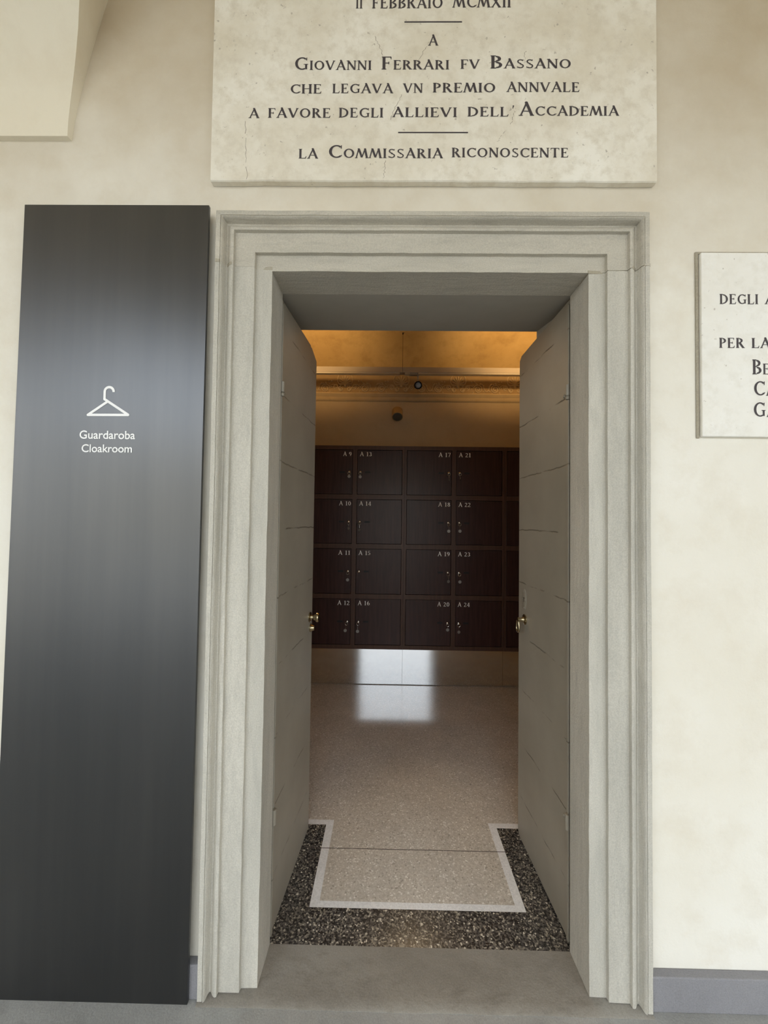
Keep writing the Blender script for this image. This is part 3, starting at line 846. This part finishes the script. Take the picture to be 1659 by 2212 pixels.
def handle_right(r):
    s = 1
    c = (0.398, 0, 1.0266)
    mb = MB()
    mb.lathe([(0, 0.0235), (0.004, 0.0235), (0.006, 0.019), (0.008, 0.012), (0.016, 0.0085), (0.026, 0.0085), (0.028, 0.011), (0.034, 0.011), (0.036, 0.006)], c, (0, s, 0), 28)
    h = mb.build('drop_handle', M['brass'], r, smooth=True); h['label'] = 'brass drop handle on a round rose'
    mb = MB()
    lp = []
    for i in range(28):
        a = 2 * PI * i / 28
        w = 0.008 + 0.010 * (0.5 - 0.5 * math.cos((a)))    # wider towards the bottom
        lp.append((c[0] + 0.004 + w * math.sin(a) * 1.15, s * 0.031, c[2] - 0.028 + 0.028 * math.cos(a)))
    mb.tube(lp, 0.0046, 10, closed=True)
    l = mb.build('pull_loop', M['brass'], h, smooth=True)
    # painted oval keyhole plate
    mb = MB()
    vs = []; fs = []
    n = 40
    for d, k in ((0.0, 1.0), (0.0018, 1.0), (0.003, 0.90)):
        for i in range(n):
            a = 2 * PI * i / n
            vs.append((0.402 + 0.021 * k * math.cos(a), s * d, 1.118 + 0.048 * k * math.sin(a)))
    for j in range(2):
        for i in range(n):
            fs.append((j * n + i, j * n + (i + 1) % n, (j + 1) * n + (i + 1) % n, (j + 1) * n + i))
    fs.append(tuple(range(2 * n, 3 * n)))
    mb.add(vs, fs)
    for dx, dz in ((0, 0.037), (0, -0.037), (0.014, 0.0), (-0.014, 0)):
        mb.lathe([(0.002, 0.0032), (0.0045, 0.0028), (0.0055, 0.001)], (0.402 + dx, 0, 1.118 + dz), (0, s, 0), 10)
    e = mb.build('keyhole_plate', M['leaf'], r, smooth=True)
    mb = MB()
    mb.lathe([(0.002, 0.004), (0.0036, 0.004)], (0.402, 0, 1.124), (0, s, 0), 14)
    mb.box(0.4002, 0.4038, s * 0.002, s * 0.0036, 1.106, 1.123)
    mb.build('keyhole', M['black'], e)
handle_right(lfR)

# ================================================================== PLAQUES
def plaque_big():
    r = empty('stone_plaque', (0.006, 0, 2.5665))
    tag(r, 'large cream marble plaque with dark Italian inscription above the doorway', 'plaque')
    mb = MB()
    x0, x1, z0, z1 = -0.7165 - 0.006, 0.722 - 0.006, 0.0, 0.98
    from mathutils import noise as mn
    # worn lower arris: many small steps along the bottom edge
    n = 120; vs = []; fs = []
    prof = [(WY - 0.0008, 0.003), (-0.036, 0.0015), (-0.0395, 0.004), (-0.0402, 0.010), (-0.0402, 0.2), (-0.0402, z1), (WY - 0.0008, z1)]
    for i in range(n + 1):
        x = x0 + (x1 - x0) * i / n
        a = mn.noise(Vector((x * 9, 1.7, 0))) * 0.002 + mn.noise(Vector((x * 41, 8.7, 0))) * 0.0014
        for j, (y, z) in enumerate(prof):
            vs.append((x, y, z + (a if j < 4 else 0)))
    k = len(prof)
    for i in range(n):
        for j in range(k - 1):
            fs.append((i * k + j, (i + 1) * k + j, (i + 1) * k + j + 1, i * k + j + 1))
    fs += [tuple(range(k)), tuple(range(n * k, (n + 1) * k))]
    mb.add(vs, fs)
    # hairline cracks in the slab's face
    for cx0, cz0, cx1, cz1 in ((-0.606, 2.765, -0.597, 2.572), (-0.150, 2.640, -0.154, 2.572), (0.268, 2.800, 0.252, 2.752), (0.240, 2.735, 0.212, 2.698),
                               (-0.012, 3.030, -0.050, 2.965), (-0.190, 3.050, -0.160, 2.985), (-0.100, 2.855, -0.135, 2.770), (0.300, 3.000, 0.298, 2.960)):
        m_ = 14; pts = []
        for q in range(m_ + 1):
            t = q / m_
            pts.append((cx0 + (cx1 - cx0) * t + random.uniform(-0.0035, 0.0035), cz0 + (cz1 - cz0) * t))
        for q in range(m_):
            if random.random() < 0.12:
                continue
            (a, b), (c, d) = pts[q], pts[q + 1]
            w = random.uniform(0.0004, 0.0008)
            mb.add([(a - w - 0.006, -0.0403, b - 2.5665), (a + w - 0.006, -0.0403, b - 2.5665), (c + w - 0.006, -0.0403, d - 2.5665), (c - w - 0.006, -0.0403, d - 2.5665)], [(0, 1, 2, 3)], 1)
    mb.build('slab', [M['marble'], M['mortar_dark']], r)
    rows = [
     [('II', -0.2533, -0.2298, 3.1434, 0.0376, 0), ('FEBBRAIO', -0.2004, 0.0321, 3.1437, 0.0375, 0), ('MCMXII', 0.0637, 0.2538, 3.1459, 0.0375, 0)],
     [('A', -0.0149, 0.0175, 3.0181, 0.0342, 0)],
     [('GIOVANNI', -0.4511, -0.1975, 2.9364, 0.0311, 1), ('FERRARI', -0.1674, 0.0550, 2.9378, 0.0310, 1), ('FV', 0.0894, 0.1538, 2.9397, 0.0310, 0), ('BASSANO', 0.1852, 0.4483, 2.9412, 0.0309, 1)],
     [('CHE', -0.4632, -0.3591, 2.8573, 0.0310, 0), ('LEGAVA', -0.3259, -0.1273, 2.8586, 0.0310, 0), ('VN', -0.0950, -0.0298, 2.8598, 0.0309, 0), ('PREMIO', 0.0002, 0.2051, 2.8610, 0.0316, 0), ('ANNVALE', 0.2394, 0.4754, 2.8626, 0.0316, 0)],
     [('A', -0.5961, -0.5613, 2.7752, 0.0310, 0), ('FAVORE', -0.5342, -0.3283, 2.7763, 0.0317, 0), ('DEGLI', -0.3035, -0.1570, 2.7775, 0.0316, 0), ('ALLIEVI', -0.1293, 0.0817, 2.7790, 0.0316, 0), ('DELL', 0.1131, 0.2473, 2.7810, 0.0315, 0), ("'", 0.2577, 0.2651, 2.7822, 0.0315, 0), ('ACCADEMIA', 0.2800, 0.6012, 2.7838, 0.0314, 1)],
     [('LA', -0.4320, -0.3674, 2.6408, 0.0315, 0), ('COMMISSARIA', -0.3359, 0.0366, 2.6425, 0.0314, 1), ('RICONOSCENTE', 0.0634, 0.4398, 2.6457, 0.0313, 0)],
    ]
    for row in rows:
        for t, a, b, z, c, big in row:
            mb = MB()
            word(mb, t, a - 0.006, b - 0.006, z - 2.5665, c, -0.0410, big)
            mb.build('lettering', M['lettering'], r)['label'] = 'incised word ' + t
    for a, b, z in ((-0.0930, 0.0942, 3.0975), (-0.1092, 0.1164, 2.7277)):
        mb = MB(); mb.box(a - 0.006, b - 0.006, -0.0411, -0.0400, z - 2.5665 - 0.0018, z - 2.5665 + 0.0018)
        mb.build('rule', M['lettering'], r)
plaque_big()
def plaque_small():
    r = empty('stone_plaque', (0.868, 0, 1.7512))
    tag(r, 'pale marble plaque cut off by the right edge, on the wall beside the doorway', 'plaque')
    mb = MB()
    mb.box(0.0, 0.95, -0.0305, WY - 0.0008, 0.0, 0.594)
    mb.build('slab', M['marble_pale'], r, bevel=0.003)
    mb = MB()
    mb.box(-0.011, -0.0010, -0.021, WY - 0.0008, -0.004, 0.600)
    mb.box(-0.011, 0.96, -0.021, WY - 0.0008, 0.5950, 0.603)
    mb.build('mortar_edge', M['mortar'], r, bevel=0.003)
    rows = [[('DEGLI', 0.9235, 1.0474, 2.1768, 0.0320, 0), ('A', 1.0668, 1.1004, 2.1772, 0.0319, 0)],
            [('PER', 0.9208, 1.0025, 2.0350, 0.0321, 0), ('LA', 1.0229, 1.0840, 2.0352, 0.0320, 0)],
            [('BE', 1.0240, 1.0800, 1.9511, 0.0340, 1)], [('CA', 1.0277, 1.0950, 1.8827, 0.0340, 1)], [('GA', 1.0262, 1.0960, 1.8150, 0.0340, 1)]]
    for row in rows:
        for t, a, b, z, c, big in row:
            mb = MB()
            word(mb, t, a - 0.868, b - 0.868, z - 1.7512, c, -0.0313, big)
            mb.build('lettering', M['lettering'], r)['label'] = 'incised letters ' + t
plaque_small()

# ================================================================== CLOAKROOM SIGN
def text_mesh(body, width, x0, zb, y, mat, name, parent):
    cu = bpy.data.curves.new('tmp_text', 'FONT')
    cu.body = body
    cu.size = 1.0
    cu.offset = 0.012
    o = bpy.data.objects.new('tmp_text', cu)
    COL.objects.link(o)
    bpy.context.view_layer.update()
    dg = bpy.context.evaluated_depsgraph_get()
    me = bpy.data.meshes.new_from_object(o.evaluated_get(dg))
    bpy.data.objects.remove(o)
    xs = [v.co.x for v in me.vertices]
    k = width / (max(xs) - min(xs))
    mn_ = min(xs)
    for v in me.vertices:
        x, z = (v.co.x - mn_) * k, v.co.y * k
        v.co = (x0 + x, y, zb + z)
    me.name = name
    me.materials.clear(); me.materials.append(mat)
    t = bpy.data.objects.new(name, me)
    COL.objects.link(t)
    t.parent = parent
    return t
def cloak_sign():
    SX, SZ, SY = -1.0215, FZ, -0.056
    r = empty('sign_panel', (SX, SY, SZ))
    tag(r, 'tall dark metal sign panel with white hanger symbol and Guardaroba Cloakroom, left of the doorway', 'sign')
    mb = MB()
    pts = [(-1.3248 - SX, 0.0), (-0.7173 - SX, 0.0), (-0.7112 - SX, 2.4798), (-1.3078 - SX, 2.4798)]   # a touch out of square, like the real sheet
    mb.prism(pts, 0.0, 0.011)
    mb.build('panel', M['sign'], r, bevel=0.0012)
    for z in (0.35, 2.15):
        mb = MB()
        mb.box(-1.27 - SX, -0.76 - SX, 0.011, WY - SY, z, z + 0.05)
        mb.build('wall_bracket', M['lamp_black'], r)
    k = 0.98850                       # the symbol and words sit on the front face
    fx = lambda x: -0.1249 + (x + 0.1249) * k - SX
    fz = lambda z: 1.4673 + (z - 1.4673) * k - SZ
    y = -0.0008
    path = []
    cx, cz = -1.0241, 1.8728
    path = [(-1.0098, 1.8712)]
    for i in range(15):
        a = math.radians(180 * i / 14)
        path.append((cx + 0.0143 * math.cos(a), cz + 0.0143 * math.sin(a)))
    path += [(-1.0384, 1.8484)]
    hw = 0.0039
    def strip(mb, pts, y):
        """one flat mitred band along a polyline"""
        n = len(pts); L = []; R = []
        for i, (a, b) in enumerate(pts):
            p0 = pts[max(i - 1, 0)]; p1 = pts[min(i + 1, n - 1)]
            d0 = Vector((a - p0[0], b - p0[1])); d1 = Vector((p1[0] - a, p1[1] - b))
            d0 = d0.normalized() if d0.length > 1e-9 else d1.normalized()
            d1 = d1.normalized() if d1.length > 1e-9 else d0
            m_ = (d0 + d1).normalized(); nn = Vector((-m_.y, m_.x))
            w = hw / max(0.5, nn.dot(Vector((-d0.y, d0.x))))
            L.append((fx(a + nn.x * w), y, fz(b + nn.y * w))); R.append((fx(a - nn.x * w), y, fz(b - nn.y * w)))
        mb.add(L + R, [(i, i + 1, n + i + 1, n + i) for i in range(n - 1)])
    def disc(mb, a, b, y):
        n = 18
        mb.add([(fx(a + hw * math.cos(2 * PI * i / n)), y, fz(b + hw * math.sin(2 * PI * i / n))) for i in range(n)], [tuple(range(n))])
    mb = MB()
    strip(mb, path, y)
    strip(mb, [(-1.0384, 1.8484), (-0.9605, 1.7984)], y - 4e-5)
    strip(mb, [(-0.9605, 1.7979), (-1.0905, 1.7970)], y - 8e-5)
    strip(mb, [(-1.0905, 1.7970), (-1.0272, 1.8412)], y - 12e-5)
    for (a, b), q in (((-1.0384, 1.8484), 16e-5), ((-0.9605, 1.7981), 16e-5), ((-1.0905, 1.7970), 16e-5)):
        disc(mb, a, b, y - q)
    h = mb.build('hanger_symbol', M['white'], r); h['label'] = 'white coat hanger symbol'
    text_mesh('Guardaroba', 0.1788 * k, fx(-1.1151), fz(1.7208), y, M['white'], 'lettering', r)
    text_mesh('Cloakroom', 0.1620 * k, fx(-1.1070), fz(1.6778), y, M['white'], 'lettering', r)
cloak_sign()

# ================================================================== LOCKERS
YL = 2.22
DIVX = [-0.8835, -0.4335, 0.0165, 0.464, 0.918, 1.369, 1.82]     # centre lines of the uprights
FT = 0.040
ROWS = [(1.711, 2.119), (1.265, 1.669), (0.8144, 1.2227), (0.361, 0.7725)]
ZTOP, ZBOT = 2.155, 0.325
def locker_unit(name, i0, numbers, label, keyless=False):
    xa, xb = DIVX[i0], DIVX[i0 + 2]
    r = empty(name, ((xa + xb) / 2, YL, ZBOT))
    tag(r, label, 'locker cabinet', 'dark wooden locker cabinets side by side')
    ox, oz = (xa + xb) / 2, ZBOT
    lx = lambda x: x - ox
    lz = lambda z: z - oz
    # carcass: face frame, back and sides
    mb = MB()
    for j in range(3):
        x = DIVX[i0 + j]
        a = x - FT / 2 if j else x + 0.0006
        b = x + FT / 2 if j < 2 else x - 0.0006
        mb.box(lx(a), lx(b), 0.0, 0.46, 0.0, ZTOP - oz)
    xin = [(xa + FT / 2, DIVX[i0 + 1] - FT / 2), (DIVX[i0 + 1] + FT / 2, xb - FT / 2)]
    zr = [(ZBOT, 0.361), (0.7725, 0.8144), (1.2227, 1.265), (1.669, 1.711), (2.119, ZTOP)]
    for a, b in xin:
        for z0, z1 in zr:
            mb.box(lx(a), lx(b), 0.0, 0.46, lz(z0), lz(z1))
    mb.box(lx(xa + 0.001), lx(xb - 0.001), 0.45, 0.462, 0.0, ZTOP - oz)
    mb.build('face_frame', M['locker_frame'], r)
    # brushed plinth set below
    mb = MB()
    mb.box(lx(xa + 0.0008), lx(xb - 0.0008), 0.030, 0.42, -oz + 0.0055, -0.001)
    p = mb.build('plinth', M['steel'], r); p['label'] = 'brushed metal plinth'
    out = []
    for c in range(2):
        a, b = xin[c]
        for k, (z0, z1) in enumerate(ROWS):
            g = 0.0035
            mb = MB()
            mb.box(lx(a + g), lx(b - g), 0.004, 0.024, lz(z0 + g), lz(z1 - g))
            d = mb.build('locker_door', M['locker_door'], r, bevel=0.0012)
            kx = b - 0.030 if c == 0 else a + 0.030
            kz = z1 - 0.205
            mb = MB()
            mb.lathe([(0, 0.0128), (0.004, 0.0128), (0.006, 0.0115), (0.010, 0.0105), (0.013, 0.006), (0.0135, 0.002)], (lx(kx), 0.004, lz(kz)), (0, -1, 0), 18)
            mb.build('lock', M['chrome'], d, smooth=True)
            sx = kx - 0.066 if c == 0 else kx + 0.066
            sx0 = sx - 0.024
            mb = MB()
            mb.box(lx(sx0), lx(sx0 + 0.048), 0.0030, 0.006, lz(kz - 0.008), lz(kz + 0.008))
            mb.build('slot', M['slot'], d)
            if numbers:
                num = numbers[c][k]
                d['label'] = 'door numbered A %d' % num
                s = 'A %d' % num
                cap = 0.0375
                w = 0.110 if num > 9 else 0.079
                x0 = (b - 0.011 - w) if c == 0 else (a + 0.022)
                mb = MB()
                word(mb, s, lx(x0), lx(x0 + w), lz(z1 - 0.058), cap, 0.0036)
                mb.build('number', M['locker_text'], d)
                out.append((num, kx, kz))
    return out
locks = []
locks += locker_unit('locker_cabinet', 0, [[9, 10, 11, 12], [13, 14, 15, 16]], 'dark brown locker cabinet with doors A 9 to A 16, left of centre')
locks += locker_unit('locker_cabinet', 2, [[17, 18, 19, 20], [21, 22, 23, 24]], 'dark brown locker cabinet with doors A 17 to A 24, right of centre')
locker_unit('locker_cabinet', 4, None, 'dark locker cabinet mostly hidden by the right door leaf')

# keys left in the locks: (ring lean, tag drop, tag turned edge-on, sideways swing)
KEYS = {9: (0, 0.042, 0, 0.0), 10: (0.2, 0.060, 0.9, 0.002), 11: (0, 0.074, 0, 0.0), 12: (0, 0.074, 0.3, -0.014), 13: (0, 0.044, 0, 0.0), 14: (0, 0.074, 0.75, 0.0),
        16: (0, 0.080, 0, -0.004), 17: (0, 0.062, 1.2, 0.002), 18: (0, 0.074, 0, 0.003), 19: (0, 0.076, 0.35, 0.004), 20: (0, 0.054, 0, 0.0), 21: (0, 0.050, 1.2, 0.003),
        22: (0, 0.072, 0, 0.003), 23: (0, 0.078, 0, 0.006), 24: (0, 0.072, 0.2, 0.0)}
HOW = {9: 'with round tag close under the lock of door A 9', 10: 'with tag turned edge-on in the lock of door A 10', 11: 'with round tag on a long link in the lock of door A 11',
       12: 'with tag swung to the left in the lock of door A 12', 13: 'with dull round tag under the lock of door A 13', 14: 'with bright ring and edge-on tag in the lock of door A 14',
       16: 'with round tag hanging low from the lock of door A 16', 17: 'with ring and edge-on tag in the lock of door A 17', 18: 'with round tag hanging in the lock of door A 18',
       19: 'with ring and narrow tag in the lock of door A 19', 20: 'with short hanging tag in the lock of door A 20', 21: 'with small ring and edge-on tag in the lock of door A 21',
       22: 'with round tag hanging in the lock of door A 22', 23: 'with bright white ring in the lock of door A 23', 24: 'with round tag hanging in the lock of door A 24'}
def key_parts(num):
    lean, drop, turn, sw = KEYS[num]
    r = empty('locker_key')
    mb = MB()     # blade stub and bow, stands out of the lock
    mb.box(-0.0012, 0.0012, -0.016, -0.009, -0.004, 0.004)
    mb.lathe([(-0.0011, 0.0085), (0.0011, 0.0085)], (0, -0.022, 0), (1, 0, 0), 18)
    mb.build('bow', M['chrome'], r, smooth=True)
    mb = MB()
    rr = 0.0125
    mb.tube([(rr * math.sin(2 * PI * i / 24) + sw * 0.3, -0.0225, -0.0135 + rr * math.cos(2 * PI * i / 24)) for i in range(24)], 0.0018 if num not in (14, 23) else 0.0028, 8, closed=True)
    mb.build('ring', M['chrome'], r, smooth=True)
    mb = MB()
    mb.tube([(sw * 0.5, -0.0225, -0.025), (sw * 0.8, -0.0215, -(drop - 0.017) if drop > 0.05 else -0.028)], 0.0014, 6)
    mb.build('link', M['chrome'], r)
    mb = MB()
    mb.lathe([(-0.0009, 0.0142), (0.0009, 0.0142)], (0, 0, 0), (math.sin(turn), -math.cos(turn), 0), 22)
    t = mb.build('tag', M['tag'], r, smooth=True)
    t.location = (sw, -0.0215, -drop)
    return r
for num, kx, kz in locks:
    if num == 15:
        continue
    k = key_parts(num)
    k.location = (kx, YL, kz)
    tag(k, 'small key ' + HOW[num], 'key', 'keys hanging in the locker locks')

# ================================================================== LIGHT BAR, SPOT, WALL LAMP
YBAR = 2.30
KB = 1.365           # the bar hangs just in front of the lockers
bar = empty('light_bar', (0.1, YBAR, 2.848))
tag(bar, 'long cream suspended light bar crossing the room below the vault', 'light bar')
WX = -0.0105 - 0.1   # suspension wire
mb = MB()
mb.box(-2.6, WX - 0.0008, -0.03, 0.03, 0.002, 0.053)
mb.box(WX + 0.0008, 2.7, -0.03, 0.03, 0.002, 0.053)
mb.build('housing', M['rail'], bar, bevel=0.002)
mb = MB()
mb.box(-2.6, WX - 0.026, -0.025, 0.025, -0.007, 0.002)
mb.box(WX + 0.022, WX + 0.068, -0.025, 0.025, -0.007, 0.002)
mb.box(WX + 0.145, 2.7, -0.025, 0.025, -0.007, 0.002)
mb.build('track_channel', M['rail_line'], bar)
mb = MB(); mb.tube([(WX, 0, 0.053), (WX, 0, 0.387)], 0.0016, 6)
mb.build('suspension_wire', M['dark_wire'], bar)
mb = MB(); mb.lathe([(0, 0.005), (0.016, 0.005), (0.018, 0.002)], (WX, 0, 0.372), (0, 0, 1), 10)
mb.tube([(WX, 0, 0.386), (WX + 0.016, 0, 0.388)], 0.0022, 6)
mb.build('wire_clamp', M['lamp_black'], bar)
WARM = (1.0, 0.60, 0.24)
for x, e in ((-0.92, 72), (1.12, 98)):
    lamp('unseen_uplight', 'SPOT', (x, 1.30, 2.80), (x, 2.05, 3.32), e, WARM, None, spot_size=math.radians(100), spot_blend=1.0, shadow_soft_size=0.04)
lamp('unseen_uplight', 'AREA', (0.1, 0.95, 2.80), (0.1, 1.0, 3.4), 2.3, (1.0, 0.75, 0.47), None, shape='RECTANGLE', size=4.0, size_y=0.04)  # added fill with no visible lamp, lifts the room's general warm light
# beams of the track spots aimed back at the entrance
lamp('spot_beam', 'SPOT', (0.134, 2.20, 2.73), (0.08, 0.34, 0.0), 44, (1.0, 0.72, 0.42), None, spot_size=math.radians(30), spot_blend=0.9, shadow_soft_size=0.02)
lamp('spot_beam', 'SPOT', (-1.35, 2.20, 2.73), (0.51, 0.45, 1.2), 34, (1.0, 0.74, 0.45), None, spot_size=math.radians(60), spot_blend=0.9, shadow_soft_size=0.02)

sp = empty('track_spotlight', (0.134, YBAR, 2.8465))
tag(sp, 'small black-rimmed track spotlight hanging under the light bar, facing the door', 'spotlight')
mb = MB(); mb.box(-0.080, -0.006, -0.022, 0.022, -0.011, 0.004)
mb.build('adapter', M['rail'], sp, bevel=0.001)
mb = MB(); mb.tube([(0, 0, -0.005), (0, 0, -0.070)], 0.0088, 12)
mb.build('stem', M['rail'], sp, smooth=True)
mb = MB()
ax = (0, -0.95, -0.32)
hp = (0, 0.0, -0.1045)
prof = lambda p: [(d * KB, q * KB) for d, q in p]
mb.lathe(prof([(-0.055, 0.018), (-0.05, 0.024), (0.03, 0.0262), (0.034, 0.0262), (0.034, 0.0195), (0.024, 0.018)]), hp, ax, 32)
mb.build('head', M['lamp_black'], sp, smooth=True)
mb = MB()
mb.lathe(prof([(0.022, 0.0192), (0.026, 0.0192), (0.0255, 0.013), (0.0285, 0.012), (0.0285, 0.006), (0.0265, 0.005)]), hp, ax, 28)
mb.build('lens', M['lamp_glass'], sp, smooth=True)

wl = empty('wall_lamp', (-0.047, YB, 2.58))
tag(wl, 'ochre cylindrical wall lamp tilted down with grey front disc, above the lockers', 'lamp')
AX = (0, -0.616, -0.788)
mb = MB(); mb.lathe([(-0.106, 0.040), (-0.102, 0.050), (-0.096, 0.054), (0.0, 0.054), (0.002, 0.052), (0.002, 0.0495)], (0, -0.130, -0.056), AX, 36)
mb.build('body', M['beige_plastic'], wl, smooth=True)
mb = MB(); mb.lathe([(-0.004, 0.0495), (0.0012, 0.0495), (0.0022, 0.047)], (0, -0.130, -0.056), AX, 36)
mb.build('diffuser', M['grey_grille'], wl, smooth=True)['label'] = 'grey front disc'
mb = MB(); mb.tube([(0, -0.085, 0.02), (0, -0.03, 0.035), (0, 0.0, 0.035)], 0.012, 12)
mb.lathe([(0, 0.03), (0.010, 0.03), (0.013, 0.026)], (0, 0.0, 0.035), (0, -1, 0), 24)
mb.build('wall_mount', M['beige_plastic'], wl, smooth=True)
